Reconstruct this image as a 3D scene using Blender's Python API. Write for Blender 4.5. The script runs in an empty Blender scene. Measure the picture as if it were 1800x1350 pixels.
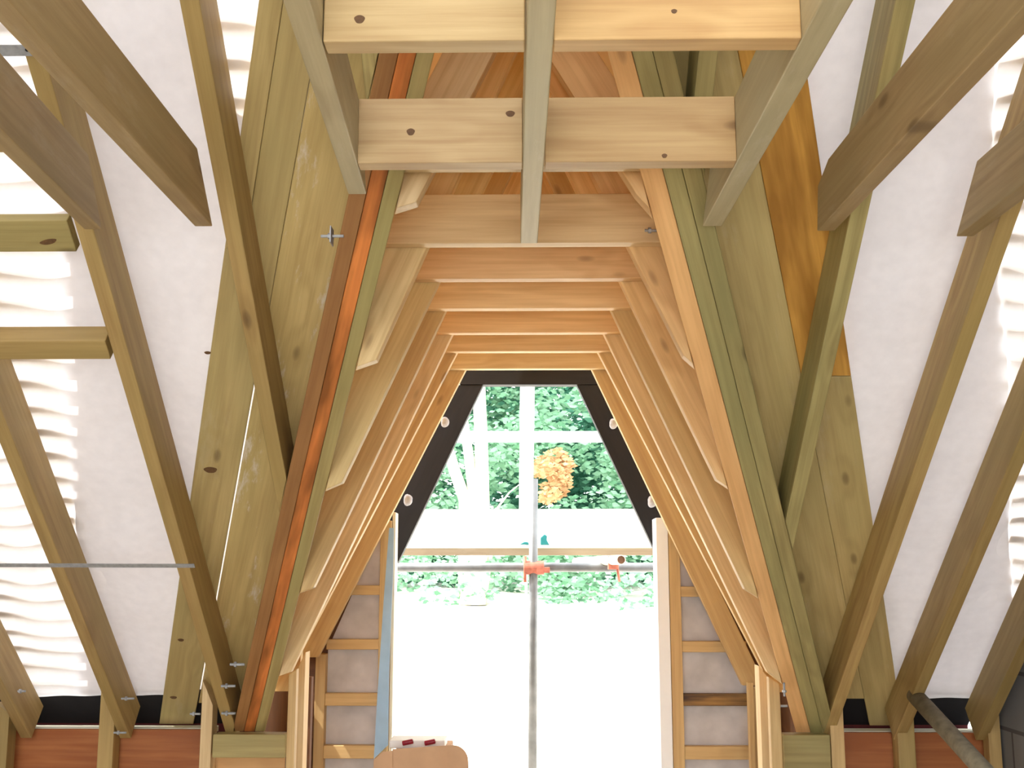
import bpy, bmesh, math, random
from mathutils import Vector, Matrix, Euler
random.seed(7)
scene = bpy.context.scene
COL = scene.collection
# ------------------------------------------------------------------ camera
EYE = Vector((0, 0, 1.5))
F = 1976.0
PITCH = math.atan(341 / F); YAW = math.atan(33 / F)
cam_data = bpy.data.cameras.new('camera')
cam_data.sensor_width = 36; cam_data.lens = F / 1800 * 36
cam_data.clip_start = 0.05; cam_data.clip_end = 500
cam = bpy.data.objects.new('camera', cam_data); COL.objects.link(cam)
cam.location = EYE
cam.rotation_euler = Euler((math.pi / 2 + PITCH, 0, YAW), 'XYZ')
scene.camera = cam
ROT = cam.rotation_euler.to_matrix()
# ------------------------------------------------------------------ light
scene.view_settings.view_transform = 'Standard'
scene.view_settings.look = 'None'
scene.view_settings.gamma = 1
scene.view_settings.use_curve_mapping = False
scene.view_settings.exposure = 0.2
world = bpy.data.worlds.new('sky'); scene.world = world; world.use_nodes = True
wn = world.node_tree; wn.nodes.clear()
wo = wn.nodes.new('ShaderNodeOutputWorld'); wb = wn.nodes.new('ShaderNodeBackground')
sky = wn.nodes.new('ShaderNodeTexSky'); sky.sky_type = 'PREETHAM'
sky.sun_direction = Vector((-.55, -.12, .8)).normalized(); sky.turbidity = 7
hs = wn.nodes.new('ShaderNodeHueSaturation'); hs.inputs['Saturation'].default_value = .18; hs.inputs['Value'].default_value = 1
mx = wn.nodes.new('ShaderNodeMixRGB'); mx.inputs[0].default_value = .75; mx.inputs[2].default_value = (.92, .965, 1.0, 1)
wn.links.new(sky.outputs[0], hs.inputs['Color']); wn.links.new(hs.outputs[0], mx.inputs[1])
wn.links.new(mx.outputs[0], wb.inputs[0]); wb.inputs[1].default_value = 5.2
wn.links.new(wb.outputs[0], wo.inputs[0])
SUN_DIR = Vector((-.55, -.12, .8)).normalized()
sd = bpy.data.lights.new('sun', 'SUN'); sd.energy = 8.5; sd.angle = .01; sd.color = (1, .98, .95)
so = bpy.data.objects.new('sun', sd); COL.objects.link(so)
so.rotation_euler = SUN_DIR.to_track_quat('Z', 'Y').to_euler()
# the camera's own flash, just above the lens
fd = bpy.data.lights.new('flash', 'AREA'); fd.energy = 5; fd.shape = 'RECTANGLE'; fd.size = .08; fd.size_y = .05; fd.color = (1, .95, .88)
fo = bpy.data.objects.new('flash', fd); COL.objects.link(fo)
fo.location = EYE + Vector((.03, -.02, .07)); fo.rotation_euler = Euler((math.pi / 2 + PITCH, 0, YAW))

# ------------------------------------------------------------------ measuring helpers
def ray(u, v):
    return ROT @ Vector(((u - 900) / F, -(v - 675) / F, -1))
K = .825                                     # roof pitch (rise over run)
SN = Vector((0, K, 1)).normalized()          # outward normal of the main roof slope
SV = Vector((0, 1, -K)).normalized()         # down the slope
S0 = Vector((0, 3.6, 1.768))                 # a point in the plane of the rafter soffits
def hit(u, v, co, no):
    r = ray(u, v); return EYE + r * ((co - EYE).dot(no) / r.dot(no))
def SP(u, v, off=0): return hit(u, v, S0 + SN * off, SN)
def YP(u, v, y): return hit(u, v, Vector((0, y, 0)), Vector((0, 1, 0)))
def ZP(u, v, z): return hit(u, v, Vector((0, 0, 1.5 + z)), Vector((0, 0, 1)))
def sz(y, off=0): return 1.768 - K * (y - 3.6) + off * math.sqrt(1 + K * K)   # height of the roof plane at y
def spt(x, y, off=0): return Vector((x, y, sz(y, off)))

# ------------------------------------------------------------------ materials
def new_mat(name):
    m = bpy.data.materials.new(name); m.use_nodes = True; nt = m.node_tree
    return m, nt, nt.nodes['Principled BSDF']
def N(nt, t, **kw):
    n = nt.nodes.new(t)
    for k, v in kw.items(): setattr(n, k, v)
    return n
def ramp(nt, stops):
    r = nt.nodes.new('ShaderNodeValToRGB'); e = r.color_ramp.elements
    e[0].position, e[0].color = stops[0][0], (*stops[0][1], 1)
    e[1].position, e[1].color = stops[-1][0], (*stops[-1][1], 1)
    for p, c in stops[1:-1]:
        x = e.new(p); x.color = (*c, 1)
    return r
def srgb(*c):
    return tuple(((v / 255) / 12.92 if v / 255 <= .04045 else ((v / 255 + .055) / 1.055) ** 2.4) for v in c)
def mixc(nt, a, b, fac, mode='MIX'):
    m = nt.nodes.new('ShaderNodeMixRGB'); m.blend_type = mode
    for s, v in ((0, fac), (1, a), (2, b)):
        if hasattr(v, 'links'): nt.links.new(v, m.inputs[s])
        elif isinstance(v, tuple): m.inputs[s].default_value = (*v[:3], 1)
        else: m.inputs[s].default_value = v
    return m.outputs[0]
def wood(name, light, dark, green=None, knots=.9, chalk=0, rough=.55, band=.62, stain=None, sat=.93, gain=1.0):
    def ds(c):
        l = .3 * c[0] + .59 * c[1] + .11 * c[2]; return tuple((l + (v - l) * sat) * k_ * gain for v, k_ in zip(c, (1.0, 1.04, .98)))
    light, dark = ds(light), ds(dark); green = ds(green) if green else None
    m, nt, b = new_mat(name)
    tc = N(nt, 'ShaderNodeTexCoord'); oi = N(nt, 'ShaderNodeObjectInfo')
    mul = N(nt, 'ShaderNodeMath', operation='MULTIPLY'); mul.inputs[1].default_value = 37.0
    nt.links.new(oi.outputs['Random'], mul.inputs[0])
    add = N(nt, 'ShaderNodeVectorMath', operation='ADD')
    nt.links.new(tc.outputs['Object'], add.inputs[0]); nt.links.new(mul.outputs[0], add.inputs[1])
    def mp(sx, sy, sz_):
        q = N(nt, 'ShaderNodeMapping'); q.inputs['Scale'].default_value = (sx, sy, sz_)
        nt.links.new(add.outputs[0], q.inputs['Vector']); return q.outputs[0]
    # knots : ellipses stretched along the grain
    vo = N(nt, 'ShaderNodeTexVoronoi'); vo.inputs['Scale'].default_value = 1
    nt.links.new(mp(2.6, 7, 1.2), vo.inputs['Vector'])
    kr = ramp(nt, [(0.0, (1, 1, 1)), (.06, (.7, .7, .7)), (.105, (0, 0, 0))])
    nt.links.new(vo.outputs['Distance'], kr.inputs[0])
    halo = ramp(nt, [(0.03, (1, 1, 1)), (.34, (0, 0, 0))]); nt.links.new(vo.outputs['Distance'], halo.inputs[0])
    # growth rings that swerve round the knots
    n1 = N(nt, 'ShaderNodeTexNoise'); n1.inputs['Scale'].default_value = 1; n1.inputs['Detail'].default_value = 2
    nt.links.new(mp(.9, 9, 9), n1.inputs['Vector'])
    ph = N(nt, 'ShaderNodeMath', operation='MULTIPLY_ADD'); ph.inputs[1].default_value = 34
    nt.links.new(n1.outputs['Fac'], ph.inputs[0])
    h2 = N(nt, 'ShaderNodeMath', operation='MULTIPLY'); h2.inputs[1].default_value = 7; nt.links.new(halo.outputs[0], h2.inputs[0])
    nt.links.new(h2.outputs[0], ph.inputs[2])
    sn = N(nt, 'ShaderNodeMath', operation='SINE'); nt.links.new(ph.outputs[0], sn.inputs[0])
    rg = ramp(nt, [(-.0, (0, 0, 0)), (.95, (1, 1, 1))]); 
    sc_ = N(nt, 'ShaderNodeMath', operation='MULTIPLY_ADD'); sc_.inputs[1].default_value = .5; sc_.inputs[2].default_value = .5
    nt.links.new(sn.outputs[0], sc_.inputs[0]); nt.links.new(sc_.outputs[0], rg.inputs[0])
    # fine fibres
    n2 = N(nt, 'ShaderNodeTexNoise'); n2.inputs['Scale'].default_value = 1; n2.inputs['Detail'].default_value = 5; n2.inputs['Roughness'].default_value = .65
    nt.links.new(mp(2.2, 70, 70), n2.inputs['Vector'])
    f2 = ramp(nt, [(.40, (0, 0, 0)), (.62, (1, 1, 1))]); nt.links.new(n2.outputs['Fac'], f2.inputs[0])
    gm = mixc(nt, rg.outputs[0], f2.outputs[0], .55)
    gs = N(nt, 'ShaderNodeMath', operation='MULTIPLY'); gs.inputs[1].default_value = band; nt.links.new(gm, gs.inputs[0])
    c = mixc(nt, light, dark, gs.outputs[0])
    # broad tone drift
    n3 = N(nt, 'ShaderNodeTexNoise'); n3.inputs['Scale'].default_value = 1; n3.inputs['Detail'].default_value = 3
    nt.links.new(mp(1.3, 6, 6), n3.inputs['Vector'])
    d3 = ramp(nt, [(.35, (0, 0, 0)), (.68, (1, 1, 1))]); nt.links.new(n3.outputs['Fac'], d3.inputs[0])
    g = green if green else tuple(.5 * (a + b_) for a, b_ in zip(light, dark))
    gf = N(nt, 'ShaderNodeMath', operation='MULTIPLY'); gf.inputs[1].default_value = .6 if green else .35; nt.links.new(d3.outputs[0], gf.inputs[0])
    c = mixc(nt, c, g, gf.outputs[0])
    if stain:
        n5 = N(nt, 'ShaderNodeTexNoise'); n5.inputs['Scale'].default_value = 1; n5.inputs['Detail'].default_value = 3
        nt.links.new(mp(2.2, 14, 14), n5.inputs['Vector'])
        s5 = ramp(nt, [(.42, (0, 0, 0)), (.62, (1, 1, 1))]); nt.links.new(n5.outputs['Fac'], s5.inputs[0])
        c = mixc(nt, c, stain, s5.outputs[0])
    kd = tuple(a * .32 + .01 for a in (dark[0], dark[1] * .85, dark[2] * .7))
    hf = N(nt, 'ShaderNodeMath', operation='MULTIPLY'); hf.inputs[1].default_value = .35 * knots; nt.links.new(halo.outputs[0], hf.inputs[0])
    c = mixc(nt, c, dark, hf.outputs[0])
    kf = N(nt, 'ShaderNodeMath', operation='MULTIPLY'); kf.inputs[1].default_value = knots * .75; nt.links.new(kr.outputs[0], kf.inputs[0])
    c = mixc(nt, c, kd, kf.outputs[0])
    if chalk:
        n4 = N(nt, 'ShaderNodeTexNoise'); n4.inputs['Scale'].default_value = 1; n4.inputs['Detail'].default_value = 8; n4.inputs['Roughness'].default_value = .75
        nt.links.new(mp(2.3, 9, 9), n4.inputs['Vector'])
        s4 = ramp(nt, [(.56, (0, 0, 0)), (.66, (1, 1, 1))]); nt.links.new(n4.outputs['Fac'], s4.inputs[0])
        cf = N(nt, 'ShaderNodeMath', operation='MULTIPLY'); cf.inputs[1].default_value = chalk; nt.links.new(s4.outputs[0], cf.inputs[0])
        c = mixc(nt, c, (.72, .66, .55), cf.outputs[0])
    c = mixc(nt, c, oi.outputs['Color'], 1.0, 'MULTIPLY')
    nt.links.new(c, b.inputs['Base Color'])
    b.inputs['Roughness'].default_value = rough
    b.inputs['Specular IOR Level'].default_value = .35
    bp = N(nt, 'ShaderNodeBump'); bp.inputs['Strength'].default_value = .12; bp.inputs['Distance'].default_value = .004
    nt.links.new(n2.outputs['Fac'], bp.inputs['Height']); nt.links.new(bp.outputs[0], b.inputs['Normal'])
    return m
M = {}
M['pine'] = wood('fresh_pine', srgb(226, 190, 134), srgb(186, 138, 78), sat=.80, gain=1.15)
M['peach'] = wood('peach_pine', srgb(214, 164, 108), srgb(180, 126, 72), knots=.7, gain=1.35)
M['gold'] = wood('golden_pine', srgb(206, 170, 116), srgb(168, 126, 74), gain=1.2)
M['green'] = wood('treated_green_timber', srgb(182, 158, 102), srgb(134, 108, 58), green=srgb(150, 140, 84))
M['olive'] = wood('treated_olive_timber', srgb(168, 148, 96), srgb(112, 92, 50), green=srgb(126, 122, 78), band=.6, gain=1.3)
M['tan'] = wood('treated_tan_timber', srgb(184, 150, 94), srgb(138, 102, 54), green=srgb(160, 136, 78), gain=1.05)
M['board'] = wood('wide_treated_board', srgb(190, 164, 110), srgb(150, 122, 72), green=srgb(164, 146, 94), chalk=.12, gain=1.2)
M['chalky'] = wood('chalk_smeared_board', srgb(190, 162, 106), srgb(148, 118, 66), green=srgb(164, 144, 90), chalk=.85, gain=1.28)
M['grey'] = wood('weathered_grey_joist', srgb(196, 178, 140), srgb(162, 140, 104), green=srgb(178, 168, 138), knots=.5, chalk=.2, gain=1.0)
M['brownjoist'] = wood('brown_joist', srgb(176, 146, 104), srgb(136, 106, 66), green=srgb(150, 130, 90), chalk=.1, gain=1.1)
M['brown'] = wood('brown_stained_rafter', srgb(150, 104, 58), srgb(112, 70, 34), knots=.4, gain=1.3)
M['orange'] = wood('orange_stained_rafter', srgb(190, 116, 52), srgb(150, 78, 30), knots=.5, stain=srgb(134, 84, 38), gain=1.45)
M['yellow'] = wood('yellow_stained_board', srgb(196, 142, 54), srgb(150, 96, 28), knots=.4, stain=srgb(160, 112, 44), green=srgb(176, 126, 50), gain=1.35)
M['ply'] = wood('orange_plywood', srgb(176, 104, 50), srgb(132, 62, 24), knots=.25, stain=srgb(150, 84, 40))
M['black'] = wood('black_stained_timber', srgb(30, 25, 26), srgb(18, 14, 15), knots=.1, rough=.6)
M['bleached'] = wood('sun_bleached_timber', srgb(240, 232, 214), srgb(226, 210, 184), knots=.3)
M['darkwood'] = wood('dark_brown_timber', srgb(120, 78, 48), srgb(84, 48, 28), knots=.3)
def simple(name, col, rough=.6, metal=0, noise=0, nscale=20, col2=None, spec=.4):
    m, nt, b = new_mat(name)
    b.inputs['Roughness'].default_value = rough; b.inputs['Metallic'].default_value = metal
    b.inputs['Specular IOR Level'].default_value = spec
    tc = N(nt, 'ShaderNodeTexCoord'); n = N(nt, 'ShaderNodeTexNoise'); n.inputs['Scale'].default_value = nscale; n.inputs['Detail'].default_value = 5
    nt.links.new(tc.outputs['Object'], n.inputs['Vector'])
    c2 = col2 if col2 else tuple(c * (1 - noise) for c in col)
    r = ramp(nt, [(.35, col), (.7, c2)]); nt.links.new(n.outputs['Fac'], r.inputs[0])
    nt.links.new(r.outputs[0], b.inputs['Base Color'])
    return m
M['galv'] = simple('galvanised_steel', srgb(170, 172, 174), .5, .25, .25, 60)
M['tube'] = simple('scaffold_tube_steel', srgb(118, 119, 118), .45, .3, .35, 14)
M['rusty'] = simple('rusted_coupler_steel', srgb(190, 112, 90), .7, .1, .4, 30)
M['rust_tube'] = simple('rust_stained_tube', srgb(190, 178, 166), .5, .3, 0, 6, srgb(170, 120, 96))
M['turq'] = simple('turquoise_plastic', srgb(20, 110, 108), .5, 0, .3, 20)
M['dpc'] = simple('pale_blue_plastic', srgb(158, 194, 226), .35, 0, .15, 9)
M['card'] = simple('brown_cardboard', srgb(206, 164, 126), .8, 0, .1, 12)
M['whiteplastic'] = simple('white_plastic', srgb(236, 232, 226), .45, 0, .05, 12)
M['red'] = simple('dark_red_plastic', srgb(168, 30, 54), .4, 0, .5, 40)
M['void'] = simple('gap_shade_and_nail_black', srgb(24, 22, 26), .9, 0, .2)  # near-black painted for the shade in the eaves gap, also nail heads
M['felt_red'] = simple('dark_red_painted_board', srgb(96, 34, 36), .8, 0, .3, 12)
M['lining'] = simple('grey_building_paper', srgb(214, 208, 206), .8, 0, .22, 9)
M['block'] = simple('grey_blockwork', srgb(124, 122, 120), .9, 0, .2, 30)
M['foam'] = simple('pale_foam', srgb(206, 206, 212), .8, 0, .2, 60)
M['floor'] = simple('chipboard_floor', srgb(226, 214, 192), .8, 0, .15, 60)
M['tile'] = simple('clay_tile', srgb(130, 84, 66), .8, 0, .3, 30)
M['batten'] = wood('tile_batten_wood', srgb(176, 140, 96), srgb(130, 96, 58), knots=0)
M['pole'] = simple('grey_mossy_pole', srgb(150, 142, 120), .75, 0, .4, 30)
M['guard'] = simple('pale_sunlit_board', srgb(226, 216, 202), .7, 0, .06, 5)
M['glare_white'] = simple('sun_glare_white_timber', srgb(250, 250, 250), .6, 0, .03, 12)  # near-white colour stands in for timber overexposed by the sun
def membrane(name, trans=.33, col=None):
    m, nt, b = new_mat(name)
    out = nt.nodes['Material Output']; nt.nodes.remove(b)
    tc = N(nt, 'ShaderNodeTexCoord'); n = N(nt, 'ShaderNodeTexNoise'); n.inputs['Scale'].default_value = 26; n.inputs['Detail'].default_value = 6
    nt.links.new(tc.outputs['Object'], n.inputs['Vector'])
    r = ramp(nt, [(.3, col or srgb(238, 235, 236)), (.75, col or srgb(231, 228, 229))]); nt.links.new(n.outputs['Fac'], r.inputs[0])
    df = N(nt, 'ShaderNodeBsdfDiffuse'); tr = N(nt, 'ShaderNodeBsdfTranslucent'); mxs = N(nt, 'ShaderNodeMixShader')
    nt.links.new(r.outputs[0], df.inputs[0]); nt.links.new(r.outputs[0], tr.inputs[0])
    mxs.inputs[0].default_value = trans
    nt.links.new(df.outputs[0], mxs.inputs[1]); nt.links.new(tr.outputs[0], mxs.inputs[2]); nt.links.new(mxs.outputs[0], out.inputs[0])
    return m
M['membrane'] = membrane('white_breather_membrane', .27)
M['sheet'] = membrane('pale_diffuser_sheet', .14)  # for the added sheets that diffuse sun beside the valleys
M['underlay'] = membrane('brown_roofing_underlay', .25, srgb(214, 184, 140))
def leafmat(name, c1, c2):
    m, nt, b = new_mat(name)
    out = nt.nodes['Material Output']; nt.nodes.remove(b)
    g = N(nt, 'ShaderNodeNewGeometry'); r = ramp(nt, [(0, c1), (1, c2)]); nt.links.new(g.outputs['Random Per Island'], r.inputs[0])
    df = N(nt, 'ShaderNodeBsdfDiffuse'); tr = N(nt, 'ShaderNodeBsdfTranslucent'); mxs = N(nt, 'ShaderNodeMixShader'); mxs.inputs[0].default_value = .35
    nt.links.new(r.outputs[0], df.inputs[0]); nt.links.new(r.outputs[0], tr.inputs[0])
    nt.links.new(df.outputs[0], mxs.inputs[1]); nt.links.new(tr.outputs[0], mxs.inputs[2]); nt.links.new(mxs.outputs[0], out.inputs[0])
    return m
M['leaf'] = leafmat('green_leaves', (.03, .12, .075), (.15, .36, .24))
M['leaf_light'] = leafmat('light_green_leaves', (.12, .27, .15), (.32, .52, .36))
M['leaf_orange'] = leafmat('orange_leaves', (.34, .18, .08), (.6, .38, .2))
M['bark'] = simple('pale_bark', srgb(226, 224, 196), .8, 0, .25, 8)
def groundmat():
    m, nt, b = new_mat('pale_stony_bank')
    tc = N(nt, 'ShaderNodeTexCoord'); n = N(nt, 'ShaderNodeTexNoise'); n.inputs['Scale'].default_value = 1.6; n.inputs['Detail'].default_value = 8; n.inputs['Roughness'].default_value = .7
    nt.links.new(tc.outputs['Object'], n.inputs['Vector'])
    r = ramp(nt, [(.40, srgb(236, 230, 218)), (.60, srgb(224, 218, 204)), (.70, srgb(150, 176, 120))]); nt.links.new(n.outputs['Fac'], r.inputs[0])
    nt.links.new(r.outputs[0], b.inputs['Base Color']); b.inputs['Roughness'].default_value = .95
    return m
M['ground'] = groundmat()

# ------------------------------------------------------------------ object helpers
def meta(o, label=None, cat=None, group=None, kind=None):
    if label: o['label'] = label
    if cat: o['category'] = cat
    if group: o['group'] = group
    if kind: o['kind'] = kind
    return o
def link(name, bm, mat, origin, axes=None, parent=None, bevel=0, smooth=False):
    """bm holds WORLD coordinates; the object gets its own origin and axes (x along the grain)."""
    R = Matrix.Identity(3) if axes is None else Matrix(axes).transposed()
    MW = Matrix.Translation(origin) @ R.to_4x4()
    bmesh.ops.recalc_face_normals(bm, faces=bm.faces)
    bmesh.ops.transform(bm, matrix=MW.inverted(), verts=bm.verts)
    me = bpy.data.meshes.new(name); bm.to_mesh(me); bm.free()
    me.materials.append(mat)
    o = bpy.data.objects.new(name, me); COL.objects.link(o)
    if smooth:
        for p in me.polygons: p.use_smooth = True
    if parent:
        o.parent = parent; o.matrix_parent_inverse = Matrix.Identity(4)
        bpy.context.view_layer.update()
        o.matrix_basis = parent.matrix_world.inverted() @ MW
    else: o.matrix_world = MW
    if bevel:
        b = o.modifiers.new('edge', 'BEVEL'); b.width = bevel; b.segments = 2; b.limit_method = 'ANGLE'; b.angle_limit = .6
    return o
def solid(pts, ext):
    bm = bmesh.new()
    a = [bm.verts.new(p) for p in pts]; b = [bm.verts.new(Vector(p) + ext) for p in pts]
    bm.faces.new(a); bm.faces.new(b[::-1])
    n = len(a)
    for i in range(n): bm.faces.new((a[i], a[(i + 1) % n], b[(i + 1) % n], b[i]))
    bmesh.ops.recalc_face_normals(bm, faces=bm.faces)
    return bm
def cut(bm, co, no):
    """remove what lies on the +no side"""
    r = bmesh.ops.bisect_plane(bm, geom=bm.verts[:] + bm.edges[:] + bm.faces[:], plane_co=co, plane_no=no, clear_outer=True, dist=1e-5)
    ed = [e for e in bm.edges if e.is_boundary]
    if ed: bmesh.ops.holes_fill(bm, edges=ed)
def timber(name, pts, ext, mat, label=None, cat=None, group=None, grain=None, tint=None, cuts=(), parent=None, bevel=.0025, kind=None):
    pts = [Vector(p) for p in pts]; ext = Vector(ext)
    if grain is None:
        best = max(range(len(pts)), key=lambda i: (pts[(i + 1) % len(pts)] - pts[i]).length)
        grain = pts[(best + 1) % len(pts)] - pts[best]
    x = Vector(grain).normalized(); z = ext - ext.dot(x) * x
    if z.length < 1e-4:                      # grain runs along the extrusion
        z = pts[1] - pts[0]; z = z - z.dot(x) * x
    z.normalize(); y = z.cross(x)
    org = sum(pts, Vector()) / len(pts) + ext / 2
    bm = solid(pts, ext)
    for c in cuts: cut(bm, *c)
    o = link(name, bm, M[mat] if isinstance(mat, str) else mat, org, (x, y, z), parent, bevel)
    t = tint if tint is not None else random.uniform(.93, 1.05)
    o.color = (t, t, t, 1) if not isinstance(t, tuple) else (*t, 1)
    return meta(o, label, cat, group, kind)
def box(name, x0, x1, y0, y1, z0, z1, mat, label=None, cat=None, group=None, grain=(1, 0, 0), **kw):
    """z measured from the lens height"""
    pts = [(x0, y0, z0 + 1.5), (x1, y0, z0 + 1.5), (x1, y1, z0 + 1.5), (x0, y1, z0 + 1.5)]
    return timber(name, pts, (0, 0, z1 - z0), mat, label, cat, group, grain=grain, **kw)
def tube_bm(p0, p1, r, r_in=0, seg=24):
    p0 = Vector(p0); p1 = Vector(p1); d = (p1 - p0).normalized(); a = d.orthogonal().normalized(); b = d.cross(a)
    bm = bmesh.new(); rings = []
    prof = [(p0, r), (p1, r)] + ([(p1, r_in), (p0, r_in)] if r_in else [])
    for c, rr in prof:
        rings.append([bm.verts.new(c + (a * math.cos(t) + b * math.sin(t)) * rr) for t in [2 * math.pi * i / seg for i in range(seg)]])
    k = len(rings)
    for j in range(k if r_in else 1):
        A, B = rings[j], rings[(j + 1) % k]
        for i in range(seg): bm.faces.new((A[i], A[(i + 1) % seg], B[(i + 1) % seg], B[i]))
    if not r_in:
        bm.faces.new(rings[0]); bm.faces.new(rings[1][::-1])
    return bm
def tube(name, p0, p1, r, mat, label=None, cat=None, group=None, r_in=0, parent=None, seg=24):
    bm = tube_bm(p0, p1, r, r_in, seg)
    o = link(name, bm, M[mat], (Vector(p0) + Vector(p1)) / 2, None, parent)
    for p in o.data.polygons: p.use_smooth = len(p.vertices) == 4
    return meta(o, label, cat, group)
def empty(name, loc, label, cat, group=None):
    o = bpy.data.objects.new(name, None); COL.objects.link(o); o.location = loc; o.empty_display_size = .1
    bpy.context.view_layer.update()
    return meta(o, label, cat, group)

# ------------------------------------------------------------------ setting : floor, gable walls, roof skins
box('floor', -3.2, 2.1, -4.2, 5.4, -1.56, -1.5, 'floor', kind='structure', grain=(1, 0, 0))
def blockwall(name, x0, x1, mat):
    return timber(name, [(x0, -4.2, 0), (x0, 5.1, 0), (x0, 5.1, sz(5.1, .17)), (x0, yR0, sz(yR0, .17)), (x0, -4.2, sz(yR0, .17) - K * (yR0 + 4.2))], (x1 - x0, 0, 0), mat, kind='structure', grain=(0, 1, 0), bevel=0)
yR0, yR1 = -.3, 4.79
def blockmat():
    m, nt, b = new_mat('grey_block_wall')
    tc = N(nt, 'ShaderNodeTexCoord'); br = N(nt, 'ShaderNodeTexBrick')
    br.inputs['Scale'].default_value = 1; br.inputs['Brick Width'].default_value = .45; br.inputs['Row Height'].default_value = .225; br.inputs['Mortar Size'].default_value = .008
    br.inputs['Color1'].default_value = (*srgb(128, 126, 124), 1); br.inputs['Color2'].default_value = (*srgb(112, 112, 114), 1); br.inputs['Mortar'].default_value = (*srgb(82, 80, 80), 1)
    nt.links.new(tc.outputs['Object'], br.inputs['Vector']); nt.links.new(br.outputs[0], b.inputs['Base Color']); b.inputs['Roughness'].default_value = .9
    return m
M['blocks'] = blockmat()
blockwall('wall_right', 1.87, 2.0, 'blocks')
blockwall('wall_left', -3.2, -3.1, 'blocks')

AL = lambda y: -.651 - .384 * (y - 2.499)        # outer edge of the boards along the left valley
AR = lambda y: .724 + .381 * (y - 2.731)         # the same on the right
def skin(name, xin, xout, y0, y1, off, label, sag=.02):
    bm = bmesh.new(); nx, ny = 70, 150; g = []
    for j in range(ny + 1):
        y = y0 + (y1 - y0) * j / ny; row = []
        for i in range(nx + 1):
            t = i / nx; xi = xin(y) if callable(xin) else xin; xo = xout(y) if callable(xout) else xout
            x = xi + (xo - xi) * t
            s = min(1, (y1 - y) / .25) * sag * (math.sin(x / .42 * 2 * math.pi + 1.0) * .5 + .5) + .003 * math.sin(y * 23 + x * 5) + .0015 * math.sin(x * 31 + y * 9)
            row.append(bm.verts.new(spt(x, y, off + s)))
        g.append(row)
    for j in range(ny):
        for i in range(nx): bm.faces.new((g[j][i], g[j][i + 1], g[j + 1][i + 1], g[j + 1][i]))
    return meta(link(name, bm, M['membrane'], spt(0, 3, off), None, smooth=True), label, 'roof membrane', 'white roof membranes')
OFFM = .178
skin('roof_membrane', lambda y: AL(y) + .08 if y > 2.12 else 0, -3.1, yR0, yR1, OFFM, 'white breather membrane over the rafters on the left of the dormer')
skin('roof_membrane', lambda y: AR(y) - .08 if y > 2.12 else 0, 2.0, yR0, yR1, OFFM, 'white breather membrane over the rafters on the right of the dormer')
# battens outside the membrane, 100 mm gauge, stopping at the valleys
nb = 0
y = 4.74
step = .107 * .7715
while y > 1.9:
    spans = [(-1, -1.262 - .313 * (y - 2.855), -3.1), (1, 1.12 + .392 * (y - 2.587), 2.0)]
    if y < 2.78: spans.append((-1, AL(y) + .02, -.77 - .19 * (y - 2.498)))
    for side, xi, xo in spans:
        if side > 0 and xi > 1.95: continue
        c = spt(0, y, OFFM + .028)
        pts = [Vector((xi, c.y, c.z)) - SV * .02, Vector((xo, c.y, c.z)) - SV * .02, Vector((xo, c.y, c.z)) + SV * .02, Vector((xi, c.y, c.z)) + SV * .02]
        sname = 'left' if side < 0 else 'right'
        o = timber('roof_batten', pts, SN * .022, 'batten', 'tiling batten across the %s roof slope, a shadow line through the membrane' % sname, 'batten', 'tiling battens on the %s slope' % sname, bevel=0)
    y -= step
# unseen translucent sheets added outside both valleys to soften the sun on the membrane
def added_diffuser_sheet(x_in, x_out, y0, y1, label):
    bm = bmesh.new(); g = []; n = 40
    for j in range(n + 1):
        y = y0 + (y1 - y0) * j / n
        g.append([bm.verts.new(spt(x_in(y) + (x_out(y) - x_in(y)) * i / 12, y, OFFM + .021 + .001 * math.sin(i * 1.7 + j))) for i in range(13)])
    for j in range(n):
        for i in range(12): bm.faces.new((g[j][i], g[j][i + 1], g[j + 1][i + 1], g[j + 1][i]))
    return meta(link('added_diffuser_sheet', bm, M['sheet'], spt(0, 3, .3), None, smooth=True), label, 'plastic sheet', 'unseen sheets added outside to soften the sun')
added_diffuser_sheet(lambda y: min(AL(y) + .3, -.785 - .19 * (y - 2.498)) if y < 2.78 else AL(y) + .3, lambda y: -1.262 - .313 * (y - 2.855), -.3, 4.79, 'unseen white sheet added outside beside the left valley to dim the membrane there')
added_diffuser_sheet(lambda y: AR(y) - .3, lambda y: 1.12 + .392 * (y - 2.587), -.3, 4.79, 'unseen white sheet added outside beside the right valley to dim the membrane there')
# the other slope, behind the viewer
def rear_skin():
    bm = bmesh.new(); zr = sz(yR0, OFFM) + .03
    a = [bm.verts.new(p) for p in ((-3.1, yR0 + .06, zr), (2.0, yR0 + .06, zr), (2.0, -4.0, zr - K * (yR0 + 4.0)), (-3.1, -4.0, zr - K * (yR0 + 4.0)))]
    bm.faces.new(a); bmesh.ops.subdivide_edges(bm, edges=bm.edges, cuts=8, use_grid_fill=True)
    meta(link('roof_membrane', bm, M['membrane'], (0, -2, 3), None), 'white breather membrane of the opposite roof slope behind the viewer', 'roof membrane', 'white roof membranes')
rear_skin()

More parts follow.
